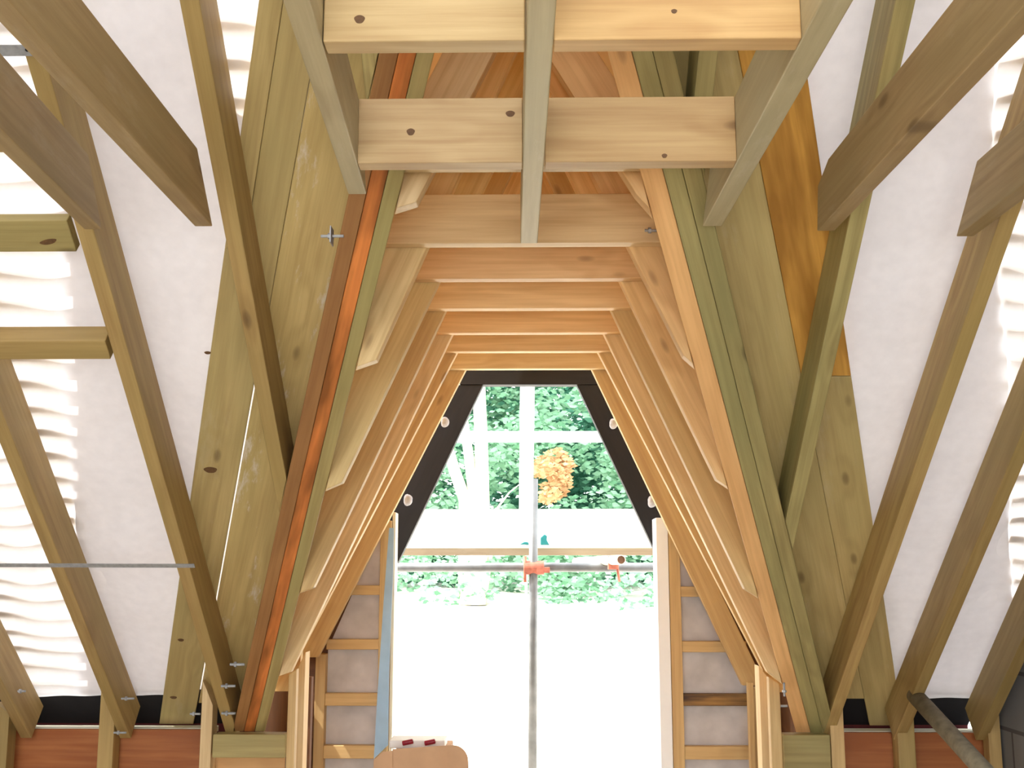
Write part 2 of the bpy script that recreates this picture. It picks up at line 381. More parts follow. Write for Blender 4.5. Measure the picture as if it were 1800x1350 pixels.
# ------------------------------------------------------------------ valley rafters
VLx = lambda y: -.315 - .384 * (y - 2.698)       # inner edge, left valley
VRx = lambda y: .277 + .396 * (y - 2.701)
def strip(name, xa, xb, y0, y1, off, depth, mat, label, cat, group=None, tint=None, cuts=()):
    pts = [spt(xa(y0), y0, off), spt(xb(y0), y0, off), spt(xb(y1), y1, off), spt(xa(y1), y1, off)]
    return timber(name, pts, SN * depth, mat, label, cat, group, tint=tint, cuts=cuts)
g = 'valley rafters'
def lane(f, a): return lambda y: f(y) + a
Y0V, Y1V = 2.04, 4.66
strip('valley_rafter', VLx, lane(VLx, -.0415), Y0V, Y1V, 0, .15, 'green', 'green treated rafter beside the orange one in the left valley', 'rafter', g)
strip('valley_rafter', lane(VLx, -.0425), lane(VLx, -.084), Y0V, Y1V, 0, .15, 'orange', 'orange stained rafter running up the left valley', 'rafter', g, (1.1, .98, .88))
strip('valley_rafter', lane(VLx, -.085), lane(VLx, -.13), Y0V, Y1V + .0, 0, .15, 'brown', 'dark brown rafter on the outer side of the orange valley rafter', 'rafter', g, 1.0)
strip('valley_rafter', VRx, lane(VRx, .057), Y0V, Y1V, 0, .15, 'peach', 'peach pine rafter along the inner side of the right valley', 'rafter', g, 1.02)
strip('valley_rafter', lane(VRx, .058), lane(VRx, .106), Y0V, Y1V, 0, .15, 'olive', 'olive green rafter next to the peach one in the right valley', 'rafter', g, 1.0)
strip('valley_rafter', lane(VRx, .107), lane(VRx, .155), Y0V, Y1V, 0, .15, 'olive', 'olive brown rafter on the outer side of the right valley, beside the dark joint', 'rafter', g, .93)
vl_out = (spt(VLx(3) - .132, 3), Vector((1, .384, 0)).cross(Vector((0, 0, 1))) )
# planes of the valley sides (for cutting what butts against them)
def side_plane(f, a, sgn):
    p = spt(f(3) + a, 3); d = (spt(f(4) + a, 4) - p); n = d.cross(SN).normalized()
    if n.x * sgn < 0: n = -n
    return (p, n)
L_OUT = side_plane(VLx, -.132, 1); R_OUT = side_plane(VRx, .157, -1)   # main rafters : clear towards the dormer
L_IN = side_plane(VLx, .001, -1); R_IN = side_plane(VRx, -.001, 1)      # dormer rafters : clear towards the valley

# boards beside the valleys, on the rafters' backs
C2 = lambda y: -.56 - .387 * (y - 2.657)
C1p, C1q = SP(480, 120, .15), SP(432, 430, .15)
C1 = lambda y: C1p.x + (C1q.x - C1p.x) * (y - C1p.y) / (C1q.y - C1p.y)
g = 'wide boards beside the left valley'
YA = 3.05
strip('valley_board', AL, lane(C1, -.001), 1.95, YA, .151, .022, 'board', 'narrow upper board at the outer edge of the left valley boarding', 'board', g)
pts = [spt(AL(YA), YA, .151), spt(C1(YA), YA, .151), spt(C1(1.95), 1.95, .151), spt(C2(1.95) + .005, 1.95, .151), spt(C2(3.3) + .005, 3.3, .151), spt(C2(3.31), 3.31, .151), spt(C2(4.9), 4.9, .151), spt(AL(4.9), 4.9, .151)]
bigA = timber('valley_board', pts, SN * .022, 'board', 'wide board on the left valley with a big dark knot low down', 'board', g, tint=.90, grain=spt(C2(4), 4) - spt(C2(3), 3))
bigB = strip('valley_board', lane(C2, .006), lane(VLx, -.075), 1.95, 4.78, .151, .022, 'chalky', 'chalk smeared wide board directly beside the brown valley rafter', 'board', g)
g = 'wide boards beside the right valley'
E1, E2 = SP(1340, 310, .15), SP(1483, 1042, .15)
D = lambda y: E1.x + (E2.x - E1.x) * (y - E1.y) / (E2.y - E1.y)
strip('valley_board', lane(VRx, .1), lane(D, -.0005), 1.95, 4.75, .151, .022, 'board', 'wide pale green board directly beside the right valley rafters', 'board', g, .97)
strip('valley_board', D, AR, 1.95, 3.42, .151, .022, 'yellow', 'yellow stained upper board at the outer edge of the right valley', 'board', g, 1)
strip('valley_board', D, AR, 3.423, 4.9, .151, .022, 'board', 'tan lower board at the outer edge of the right valley', 'board', g, .95)

# ------------------------------------------------------------------ common rafters of the main roof
def rafter(p, q, edge, mat, label, y0=.75, y1=4.70, cuts=(), tint=None, w=.045):
    a, b = SP(*p), SP(*q); m = max(-.03, min(.03, (b.x - a.x) / (b.y - a.y)))
    X = lambda y: a.x + m * (y - a.y)
    x0 = (lambda y: X(y)) if edge < 0 else (lambda y: X(y) - w)
    return strip('common_rafter', x0, lane(x0, w), y0, y1, 0, .149, mat, label, 'rafter', 'common rafters of the main roof', tint, cuts)
def xr(x, side, mat, label, **kw):
    f = lambda y: x
    return strip('common_rafter', f, lane(f, .045), kw.pop('y0', .75), kw.pop('y1', 4.70), 0, .149, mat, label, 'rafter', 'common rafters of the main roof', kw.get('tint'), kw.get('cuts', ()))
xr(-2.07, -1, 'tan', 'common rafter cut off by the lower left edge of the photo', tint=.85)
rafter((0, 780), (175, 1210), -1, 'tan', 'leaning rafter on the left that crosses the striped bright membrane', tint=.95)
rafter((15, 0), (385, 1250), -1, 'tan', 'long left rafter held by the metal straps and noggings', tint=1.0)
rafter((315, 0), (480, 850), -1, 'tan', 'left jack rafter whose foot meets the brown valley rafter', cuts=[L_OUT], y1=4.2)
xr(-.395, -1, 'olive', 'short green jack rafter seen between the two upper trimmers on the left', cuts=[L_OUT], y1=3.2)
xr(.395, 1, 'olive', 'short streaky green jack rafter seen between the two upper trimmers on the right', cuts=[R_OUT], y1=3.4)
rafter((1610, 0), (1420, 850), 1, 'olive', 'right jack rafter whose foot meets the olive valley rafters', cuts=[R_OUT], y1=4.3, tint=1.05)
rafter((1790, 380), (1490, 1215), 1, 'tan', 'long right rafter crossing the outer valley board near its foot', tint=1.08)
rafter((1785, 850), (1615, 1200), 1, 'tan', 'right rafter whose foot meets the grey tube', tint=.95)
xr(1.775, 1, 'tan', 'rafter in the lower right corner beside the block wall', tint=.8)

# noggings between the two left rafters
g = 'short noggings between left rafters'
def nog(v0, v1, depth, mat, label):
    a = SP(60, v0); b = SP(60, v1)
    return timber('nogging', [spt(-1.604, a.y), spt(-1.213, a.y), spt(-1.213, b.y), spt(-1.604, b.y)], SN * depth, mat, label, 'nogging', g)
nk = nog(388, 443, .035, 'green', 'pale nogging with a large dark knot at the left edge, above the plainer one')
nog(600, 632, .07, 'tan', 'brown nogging at the left edge meeting the long left rafter, lowest of three')
nog(238, 268, .035, 'tan', 'topmost nogging at the left edge, partly behind the sloping joist end')

# ------------------------------------------------------------------ floor-of-loft joists and trimmers above
g = 'joists overhead'
def joist(x_a, y_a, x_b, y_b, w, mat, label, y_bot, y_top, top_pt=None, zb=.895, zt=1.045, y0=-.4, tint=None):
    """x_a,x_b: left side of the joist at y_a,y_b"""
    X = lambda y: x_a + (x_b - x_a) * (y - y_a) / (y_b - y_a)
    prof = [(y0, zb), (y_bot, zb)] + (top_pt or []) + [(y_top, zt), (y0, zt)]
    pts = [Vector((X(yy), yy, zz + 1.5)) for yy, zz in prof]
    return timber('joist', pts, (w, 0, 0), mat, label, 'joist', g, grain=Vector((x_b - x_a, y_b - y_a, 0)), tint=tint)
joist(-.003, 1.638, -.026, 2.943, .046, 'grey', 'grey central joist ending in front of the collar tie with the bolt', 2.944, 2.944)
joist(-.388, 1.632, -.426, 2.45, .043, 'grey', 'grey joist at the left end of the two trimmers', 2.54, 2.40, tint=.93)
joist(.46, 1.648, .446, 2.75, .05, 'grey', 'pale rough joist at the right end of the two trimmers', 2.80, 2.62, tint=1.0)
joist(-.765, 1.626, -.811, 2.756, .044, 'brownjoist', 'left joist with a stepped offcut, ending behind the jack rafter', 2.756, 2.62, y_top=2.55) if False else None
joist(-.866, 1.626, -.866, 2.756, .046, 'brownjoist', 'long left joist ending behind the left jack rafter', 2.78, 2.62, tint=1.0)
joist(-1.11, 2.05, -1.16, 2.78, .046, 'brownjoist', 'brown joist end with a nail head lapping the long left rafter', 2.80, 2.66, tint=1.0)
joist(.782, 1.745, .752, 2.815, .046, 'brownjoist', 'heavy right joist with its end lapping the right jack rafter', 2.845, 2.72, [(2.82, 1.01)], tint=.98)
joist(1.15, 2.0, 1.135, 2.8, .046, 'brownjoist', 'joist end cut off by the right edge of the photo', 2.90, 2.74, tint=1.0)
def trimmer(x0, x1, y, label, mat, tint):
    return timber('trimmer', [(x0, y, 2.395), (x1, y, 2.395), (x1, y, 2.545), (x0, y, 2.545)], (0, .046, 0), mat, label, 'trimmer', 'trimmers between the overhead joists', tint=tint)
tk1 = trimmer(-.350, -.008, 1.772, 'upper left trimmer with one brown knot, between the joists', 'pine', (.76,.755,.70))
tk2 = trimmer(.041, .458, 1.772, 'upper right trimmer, the bright yellow pine one', 'pine', (.84, .74, .59))
tk3 = trimmer(-.378, -.016, 2.337, 'lower left trimmer with two dark knots, between the joists', 'pine', (.72,.70,.68))
tk4 = trimmer(.033, .451, 2.337, 'lower right trimmer of plain pinkish pine, between the joists', 'pine', (.68, .62, .54))

# ------------------------------------------------------------------ dormer frames
corner = [((767, 303), (1085, 303)), ((756, 436), (1100, 436)), ((775, 497), (1087, 497)), ((786, 548), (1072, 548)), ((797, 590), (1060, 590)), ((805, 622), (1050, 622)), ((820, 652), (1039, 652))]
footL = [((735, 365), (693, 378)), ((665, 638), (622, 653)), ((605, 850), (565, 867)), ((555, 1033), (522, 1045)), ((515, 1180), (486, 1190)), ((533, 1143), (533, 1185)), ((690, 905), None)]
footR = [((1115, 350), (1147, 386)), ((1198, 630), (1232, 660)), ((1256, 845), (1291, 868)), ((1305, 1035), (1337, 1055)), ((1345, 1180), (1376, 1204)), ((1337, 1176), (1337, 1215)), ((1160, 905), None)]
word = ['first', 'second', 'third', 'fourth', 'fifth', 'sixth', 'seventh and last']
mats = ['pine', 'pine', 'pine', 'gold', 'pine', 'gold', 'gold']
tL = [.90, (.98, .99, .90), (.90, .92, .78), (.92, .93, .9), (.98, .98, .96), (.94, .95, .95), (.86, .88, .9)]
tR = [(.98, .84, .70), (1.0, .88, .74), (1.05, .95, .80), (.95, .96, .92), (.98, .95, .88), (.95, .96, .95), (.86, .88, .9)]
TH = .046
WID = .135
for i in range(7):
    d = 2.8 + .4 * i
    for s in (0, 1):
        sg = -1 if s == 0 else 1
        C = YP(*corner[i][s], d); Fi = YP(*(footL, footR)[s][i][0], d); Fo_ = (footL, footR)[s][i][1]
        dirv = (C - Fi).normalized()
        up = Fi + dirv * ((.006 * sg - Fi.x) / dirv.x)
        out = lambda p: p + Vector((WID * sg, 0, 0))
        zt = Fi + dirv * ((-.129 * sg + .0 - Fi.x) / dirv.x)      # where the outer line meets x=.006
        top_o = Vector((.006 * sg, d, zt.z)) 
        if i < 5:
            Fo = YP(*Fo_, d); sl = (Fo - Fi).normalized()
            # foot line carried out to the outer line
            A = out(Fi); m_ = dirv.z / dirv.x; n_ = sl.z / sl.x
            xx = (A.z - Fi.z - m_ * A.x + n_ * Fi.x) / (n_ - m_)
            end = Vector((xx, d, Fi.z + n_ * (xx - Fi.x)))
            pts = [Fi, up, top_o, end]
        elif i == 5:
            low = Vector((Fi.x, d, 1.5 - .46)); A = out(Fi)
            zz = 1.5 - .46
            t = (zz - A.z) / dirv.z; end = A + dirv * t
            pts = [Fi, up, top_o, end, low]
        else:
            p = Fi + dirv * ((1.5 - (.35, .47)[s] - Fi.z) / dirv.z); A = p + Vector((.10 * sg, 0, 0)); top_o = Vector((.006 * sg, d, (Fi + dirv * ((-.094 * sg - Fi.x) / dirv.x)).z))
            pts = [p, up, top_o, A]
        ct = [] if i >= 5 else [L_IN if s == 0 else R_IN]
        lab = '%s rafter of the %s dormer frame, counting from the viewer' % (('left', 'right')[s], word[i])
        timber('dormer_rafter', pts, (0, -TH, 0), mats[i], lab, 'rafter', 'dormer rafters', grain=dirv, tint=(tL, tR)[s][i], cuts=ct)
        if s == 0: CL, dL = C, dirv
        else: CR, dR = C, dirv
    # collar tie lapped on the viewer's side of the pair
    yb = d - TH - .001
    v = corner[i][0][1]
    zc = YP(933, v - (1 if i else 0), yb).z
    h = .145 if i < 2 else .14
    h = [.14, .147, .142, .132, .125, .118, .105][i] if i else .14
    def xo(z, C, dv, sg, inset=.0): return C.x + dv.x / dv.z * (z - C.z) + (WID - .004) * sg
    pts = [(xo(zc, CL, dL, -1), yb, zc), (xo(zc, CR, dR, 1), yb, zc), (xo(zc + h, CR, dR, 1), yb, zc + h), (xo(zc + h, CL, dL, -1), yb, zc + h)]
    labs = ['first collar tie, mostly hidden behind the lower trimmer', 'broad collar tie behind the end of the central joist', 'third collar tie from the viewer, pinkish with a pale streak', 'fourth collar tie from the viewer, with a dark knot cluster near its middle', 'fifth collar tie from the viewer, brownish pine', 'sixth collar tie from the viewer, plain brown', 'last and lowest collar tie, just above the black frame']
    ctn = [.9, 1.0, (1.02, .92, .86), (1.12, 1.06, .98), (1.1, .98, .84), (.98, .93, .85), (.92, .92, .88)][i]
    ctc = [L_IN, R_IN] if i < 2 else []
    timber('collar_tie', pts, (0, -.045, 0), 'pine', labs[i], 'collar tie', 'collar ties of the dormer frames', tint=ctn, cuts=ctc)

# dormer roof sheathing outside the rafters
hx, hz = .295, .961
def outx(z, e): return hx + .47 * (hz - z) + WID + e
APZ = hz + (hx + WID + .012) / .47
def sheath(sg, label):
    e = .012
    def P(z, y): return Vector((sg * outx(z, e), y, 1.5 + z))
    def ys(z): return 3.6 - (1.5 + z - 1.768 - .152 * 1.2964) / K      # meeting with the boards on the main slope
    zt, zb = APZ, -.40
    yt = ys(zt) 
    pts = [P(zt, yt), P(zt, 5.42), P(zb, 5.42), P(zb, ys(zb))]
    n = Vector((sg * 1, 0, .47)).normalized()
    sp = side_plane(VLx, -.01, -1) if sg < 0 else side_plane(VRx, .01, 1)
    timber('dormer_underlay', pts, n * .004, 'underlay', label, 'roofing underlay', 'dormer roof underlay', grain=(0, 1, 0), tint=.8, bevel=0)
sheath(-1, 'brown roofing underlay closing the left slope of the dormer behind its rafters')
sheath(1, 'brown roofing underlay closing the right slope of the dormer behind its rafters')
# dormer cheeks (upright sides below the slopes)
for sg, nm in ((-1, 'left'), (1, 'right')):
    box('dormer_cheek', min(sg * 1.115, sg * 1.13), max(sg * 1.115, sg * 1.13), 4.84, 5.42, -1.5, -.42, 'darkwood', 'brown upright boarding closing the %s side of the dormer' % nm, 'wall boarding', 'dormer cheeks', grain=(0, 0, 1), bevel=0)

# ------------------------------------------------------------------ studs under the sixth frame and the dwarf walls
def stud(u0, u1, y, ztop, mat, label, depth=.07, tint=None, zl=None, zr=None, grp='wall studs'):
    a, b = YP(u0, 1290, y).x, YP(u1, 1290, y).x
    zl = ztop if zl is None else zl; zr = ztop if zr is None else zr
    timber('stud', [(a, y, .0), (b, y, .0), (b, y, 1.5 + zr), (a, y, 1.5 + zl)], (0, depth, 0), mat, label, 'stud', grp, grain=(0, 0, 1), tint=tint)
g = 'cheek studs'
stud(519, 533, 4.75, 0, 'pine', 'pale stud under the left leg of the sixth dormer frame', .09, 1.0, zl=-.461, zr=-.461, grp=g) if False else None
def V(u, v, y): return YP(u, v, y).z - 1.5
stud(504, 518, 4.46, 0, 'gold', 'golden stud with a knot just left of the knee of the left dormer side', .045, .92, zl=V(504, 1185, 4.46), zr=V(518, 1176, 4.46), grp=g)
stud(519, 533, 4.66, 0, 'pine', 'pale narrow stud standing under the left knee of the dormer', .09, 1.02, zl=V(519, 1175, 4.66), zr=V(533, 1146, 4.66), grp=g)
stud(536, 545, 4.88, 0, 'darkwood', 'thin dark stud in shade behind the left knee of the dormer', .045, 1.1, zl=V(536, 1190, 4.88), zr=V(545, 1190, 4.88), grp=g)
stud(1355, 1374, 4.46, 0, 'gold', 'golden stud just right of the knee of the right dormer side', .045, .92, zl=V(1355, 1190, 4.46), zr=V(1374, 1202, 4.46), grp=g)
stud(1338, 1354, 4.66, 0, 'pine', 'pale narrow stud standing under the right knee of the dormer', .09, 1.05, zl=V(1338, 1170, 4.66), zr=V(1354, 1190, 4.66), grp=g)
stud(1318, 1327, 5.1, 0, 'gold', 'thin stud in shade between the right wall panel and the pale knee stud', .045, .9, zl=V(1318, 1200, 5.1), zr=V(1327, 1200, 5.1), grp=g)
g = 'dwarf wall studs'
stud(173, 200, 4.66, 0, 'tan', 'dwarf wall stud in front of the orange plywood on the left', .075, 1.08, zl=V(173, 1215, 4.66), zr=V(200, 1240, 4.66), grp=g)
stud(352, 372, 4.62, 0, 'pine', 'pale pointed dwarf wall stud at the right end of the left plywood', .075, .98, zl=V(352, 1195, 4.62), zr=V(372, 1240, 4.62), grp=g)
stud(-12, 14, 4.62, 0, 'tan', 'stud cut off by the bottom left corner of the photo', .075, .8, zl=V(0, 1235, 4.62), zr=V(14, 1255, 4.62), grp=g)
stud(1460, 1484, 4.62, 0, 'gold', 'dwarf wall stud at the left end of the right plywood', .075, .95, zl=V(1460, 1265, 4.62), zr=V(1484, 1215, 4.62), grp=g)
stud(1578, 1608, 4.66, 0, 'tan', 'dwarf wall stud behind the top of the grey tube', .075, 1.0, zl=V(1578, 1262, 4.66), zr=V(1608, 1225, 4.66), grp=g)
stud(1737, 1759, 4.66, 0, 'tan', 'dwarf wall stud beside the grey block wall', .06, 1.0, zl=V(1737, 1262, 4.66), zr=V(1759, 1225, 4.66), grp=g)
g = 'dwarf wall boarding'
def ply(u0, u1, vt, y, label):
    a, b = YP(u0, 1290, y).x, YP(u1, 1290, y).x; z = V((u0 + u1) / 2, vt, y)
    box('plywood_panel', a, b, y, y + .018, -1.5, z, 'ply', label, 'plywood panel', g, grain=(1, 0, 0))
    return a, b, z
a, b, z = ply(-30, 372, 1282, 4.745, 'orange plywood facing of the dwarf wall on the left')
box('wall_plate', a, b, 4.765, 4.85, z - .02, z + .004, 'bleached', 'pale top edge of the dwarf wall behind the left plywood', 'wall plate', 'wall plates', tint=.8)
a, b, z = ply(1484, 1745, 1288, 4.745, 'orange plywood facing of the dwarf wall on the right')
box('wall_plate', a, b, 4.765, 4.85, z - .02, z + .004, 'bleached', 'pale top edge of the dwarf wall behind the right plywood', 'wall plate', 'wall plates', tint=.7)
# head plates beside the dormer
a, b = YP(374, 1300, 4.60).x, YP(502, 1300, 4.60).x
box('head_plate', a, b, 4.60, 4.68, V(430, 1332, 4.6), V(430, 1291, 4.6), 'green', 'short green head plate under the foot of the orange valley rafter', 'plate', 'head plates')
a, b = YP(1377, 1300, 4.60).x, YP(1459, 1300, 4.60).x
box('head_plate', a, b, 4.60, 4.68, V(1410, 1362, 4.6), V(1410, 1292, 4.6), 'green', 'short deep head plate under the foot of the right valley rafters', 'plate', 'head plates', tint=.9)
a, b = YP(374, 1300, 4.70).x, YP(502, 1300, 4.70).x
box('plywood_panel', a, b, 4.70, 4.715, -1.5, V(430, 1330, 4.7), 'peach', 'strip of brown boarding below the left head plate', 'plywood panel', g, tint=.85)
a, b = YP(1377, 1300, 4.70).x, YP(1459, 1300, 4.70).x
box('plywood_panel', a, b, 4.70, 4.715, -1.5, V(1400, 1355, 4.7), 'peach', 'strip of brown boarding below the right head plate', 'plywood panel', g, tint=.8)
# eaves seen through the slot under the membrane; black sheets paint the gap's shade
for sg, nm, x0, x1 in ((-1, 'left', -3.05, -1.13), (1, 'right', 1.13, 1.86)):
    box('eaves_board', x0, x1, 5.0, 5.02, -1.2, -.575, 'felt_red', 'dark red board inside the eaves slot on the %s' % nm, 'fascia board', 'eaves boards', tint=1)
    timber('eaves_gap_shade', [(x0, 4.87, .88), (x1, 4.87, .88), (x1, 5.05, .80), (x0, 5.05, .80)][:0] or [spt(x0, 4.80, OFFM + .03), spt(x1, 4.80, OFFM + .03), spt(x1, 5.15, OFFM + .03), spt(x0, 5.15, OFFM + .03)], SN * .01, 'void', 'black strip standing in for the shade of the eaves slot on the %s' % nm, 'painted gap shade', 'eaves shade sheets', bevel=0)
    box('eaves_gap_shade', x0, x1, 5.06, 5.08, -1.2, -.50, 'void', 'black sheet standing in for the dark gap behind the red eaves board on the %s' % nm, 'painted gap shade', 'eaves shade sheets', bevel=0)

# ------------------------------------------------------------------ front wall of the dormer : opening posts, noggings, lining
YW = 5.25
for s, nm in ((0, 'left'), (1, 'right')):
    g = 'front wall timbers'
    uo = (690, 1160)[s]
    # opening post
    if s == 0:
        a, b = YP(662, 1290, YW).x, YP(694, 950, YW).x
        box('opening_post', a, a + .05, YW, YW + .09, -1.5, V(690, 915, YW), 'gold', 'post on the left side of the opening, behind the blue plastic', 'post', g, grain=(0, 0, 1))
        box('opening_lining', a + .052, a + .067, YW + .02, YW + .12, -1.5, V(690, 900, YW), 'bleached', 'thin pale board lining the left side of the opening', 'board', 'opening linings', grain=(0, 0, 1), tint=.95)
        u_in, u_out = 569, 670
        sx0, sx1 = YP(551, 1290, YW).x, YP(569, 1290, YW).x
    else:
        a, b = YP(1183, 1290, YW).x, YP(1203, 1290, YW).x
        box('opening_post', a, b, YW, YW + .09, -1.5, V(1190, 935, YW), 'gold', 'golden post on the right side of the opening', 'post', g, grain=(0, 0, 1))
        c = YP(1161, 1050, YW + .1).x
        box('opening_lining', YP(1161, 1290, YW).x, a - .002, YW + .0, YW + .16, -1.5, V(1170, 910, YW), 'glare_white', 'sunlit pale lining board standing on the right side of the opening', 'board', 'opening linings', grain=(0, 0, 1), tint=1.25)  # glare of the sun on this board is in its white colour
        u_in, u_out = 1203, 1322
        sx0, sx1 = YP(1322, 1290, YW).x, YP(1342, 1290, YW).x
    box('stud', sx0, sx1, YW, YW + .09, -1.5, V((556, 1330)[s], (1150, 1210)[s], YW), 'gold', 'outer stud of the front wall %s of the opening' % nm, 'stud', g, grain=(0, 0, 1), tint=.85)
    x0, x1 = YP(u_in, 1290, YW).x, YP(u_out, 1290, YW).x
    desc = ['highest', 'second highest', 'third highest', 'lowest']
    for k, (va, vb) in enumerate([((1029, 1046), (1124, 1142), (1219, 1241), (1311, 1334)), ((1031, 1049), (1127, 1146), (1219, 1240), (1311, 1334))][s]):
        za, zb = V(620, va, YW), V(620, vb, YW)
        # noggings stop at the sloping rafter of the last frame
        xa, xb = x0, x1
        lim = .655 + .49 * (.29 - (za + zb) / 2) + .03
        if s == 0: xa = max(xa, -lim)
        else: xb = min(xb, lim)
        lb = '%s short nogging of the front wall, %s of the opening' % (desc[k], nm)
        tt = .95
        mt = 'gold'
        if s == 1 and k == 2: lb = 'nogging with a dark burnt looking pattern, right of the opening'; mt = 'char'
        if mt == 'char' and 'char' not in M:
            M['char'] = wood('blotched_dark_timber', srgb(206, 150, 70), srgb(60, 34, 16), knots=1, band=.9, stain=srgb(64, 40, 22))
        box('nogging', xa, xb, YW + .005, YW + .05, zb, za, mt, lb, 'nogging', 'front wall noggings', tint=tt)
    # lining sheet behind the noggings
    sg = -1 if s == 0 else 1
    xo_ = sx1 if s == 0 else sx0
    xi_ = (YP(672, 1290, YW).x if s == 0 else YP(1200, 1290, YW).x)
    ztop = .30; zk = -.36
    pts = [(xi_, YW + .055, 0), (xo_, YW + .055, 0), (xo_, YW + .055, 1.5 + zk + .04), (xi_, YW + .055, 1.5 + ztop)]
    timber('lining_sheet', pts, (0, .01, 0), 'lining', 'grey building paper behind the noggings, %s of the opening' % nm, 'building paper', 'wall lining sheets', grain=(0, 0, 1), bevel=0)
    # outer boarding of the front wall
    pts = [(xi_, YW + .10, 0), (sg * 1.13, YW + .10, 0), (sg * 1.13, YW + .10, 1.5 - .40), (xi_, YW + .10, 1.5 + ztop + .02)]
    timber('cladding_panel', pts, (0, .018, 0), 'darkwood', 'outer boarding of the front wall %s of the opening' % nm, 'cladding', 'outer wall claddings', grain=(1, 0, 0), bevel=0)
# blue plastic strip hanging on the left post
pp = [(684, 928), (692, 928), (691, 1000), (684, 1180), (682, 1310), (657, 1334), (664, 1210), (674, 1060), (680, 980)]
timber('plastic_strip', [YP(u, v, YW - .02) for u, v in pp], (0, .004, 0), 'dpc', 'pale blue plastic damp-proof strip hanging on the left post of the opening', 'plastic strip', grain=(0, 0, 1), bevel=0)
# black gable frame outside
bf = empty('gable_frame', (0, 5.5, 2.45), 'black stained timber gable frame round the top of the opening', 'timber frame')
YB = 5.47
timber('head_beam', [YP(*q, YB) for q in ((806, 640), (1054, 640), (1052, 676), (808, 676))], (0, .07, 0), 'black', parent=bf, tint=1)
timber('leg', [YP(*q, YB + .002) for q in ((789, 676.5), (849, 676.5), (699, 990), (640, 990))], (0, .06, 0), 'black', parent=bf, tint=1)
timber('leg', [YP(*q, YB + .002) for q in ((1014, 676.5), (1074, 676.5), (1222, 990), (1161, 990))], (0, .06, 0), 'black', parent=bf, tint=1)
# foam dabs between last rafter and black frame
def blob(u, v, y, r, label):
    bm = bmesh.new(); bmesh.ops.create_icosphere(bm, subdivisions=3, radius=r)
    rr = random.Random(int(u))
    for w in bm.verts: w.co *= 1 + .25 * math.sin(w.co.x * 90 + rr.random()) * math.cos(w.co.z * 80); w.co.y *= .8; w.co.z *= 1.3
    p = YP(u, v, y); bmesh.ops.translate(bm, verts=bm.verts, vec=p)
    meta(link('foam_dab', bm, M['foam'], p, None, smooth=True), label, 'foam', 'foam dabs along the black frame')
blob(781, 742, 5.42, .02, 'foam dab beside the upper part of the left black leg')
blob(716, 879, 5.42, .022, 'foam dab beside the lower part of the left black leg')
blob(1077, 745, 5.42, .02, 'foam dab beside the upper part of the right black leg')
blob(1145, 882, 5.42, .022, 'foam dab beside the lower part of the right black leg')

# sunlit cross outside, its sun glare put into the near-white colour
YC = 6.81
cr = empty('timber_cross', (0, YC, 2.1), 'white sunlit timber cross standing behind the guard board, seen through the gable opening', 'timber cross')
timber('mullion', [YP(*q, YC) for q in ((915, 600), (941, 600), (936, 940), (912, 940))], (0, .06, 0), 'glare_white', parent=cr, tint=1.05)
timber('transom', [YP(*q, YC - .021) for q in ((700, 758), (1160, 758), (1160, 777), (700, 777))], (0, .02, 0), 'glare_white', parent=cr, tint=1.05)

# ------------------------------------------------------------------ scaffold
YS = 6.0
def hb(name, v0, v1, y, depth, mat, label, cat, tint=None, x0=-2.5, x1=2.5):
    box(name, x0, x1, y, y + depth, V(933, v1, y), V(933, v0, y), mat, label, cat, 'scaffold boards', tint=tint)
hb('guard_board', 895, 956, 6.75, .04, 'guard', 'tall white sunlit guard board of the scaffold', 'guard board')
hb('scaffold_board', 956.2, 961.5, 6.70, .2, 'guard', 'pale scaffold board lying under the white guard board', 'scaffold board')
hb('toe_board', 963, 976, 6.5, .038, 'grey', 'brown toe board of the scaffold above the long grey tube', 'scaffold board', (.42, .36, .36))
r = .0242
zt_ = V(933, 997, YS)
tube('scaffold_tube', (-2.6, YS + .06, 1.5 + zt_), (2.6, YS + .06, 1.5 + zt_), r, 'tube', 'long grey horizontal scaffold tube across the opening', 'scaffold tube', 'scaffold tubes', r_in=.02)
p1 = YP(938, 842, YS); p0 = Vector((YP(936, 1336, YS).x, YS, 1.5 - .985))
tube('scaffold_tube', p0, p1, r * .95, 'tube', 'upright grey scaffold tube in the middle of the opening', 'scaffold tube', 'scaffold tubes', r_in=.018)
p1 = YP(925, 1000, 6.6); p0 = Vector((YP(924, 1325, 6.6).x, 6.6, 1.5 - .985))
tube('scaffold_tube', p0, p1, .008, 'bleached', 'thin pale rod just left of the upright scaffold tube', 'rod')
cp = empty('coupler', YP(938, 998, YS), 'rusty orange coupler clamping the upright tube to the horizontal one', 'scaffold coupler')
c0 = YP(938, 998, YS)
def bmbox(c, sx, sy, sz_):
    bm = bmesh.new(); bmesh.ops.create_cube(bm, size=1); bmesh.ops.scale(bm, vec=(sx, sy, sz_), verts=bm.verts); bmesh.ops.translate(bm, vec=c, verts=bm.verts); return bm
link('clamp_body', tube_bm(c0 + Vector((-.05, .0, 0)), c0 + Vector((.055, .0, .0)), .036, 0), M['rusty'], c0, None, cp)
link('flap', bmbox(c0 + Vector((.05, -.03, -.012)), .07, .012, .03), M['rusty'], c0, None, cp, .003)
tube('bolt', c0 + Vector((-.045, -.02, -.075)), c0 + Vector((-.045, -.02, .06)), .008, 'rusty', parent=cp)
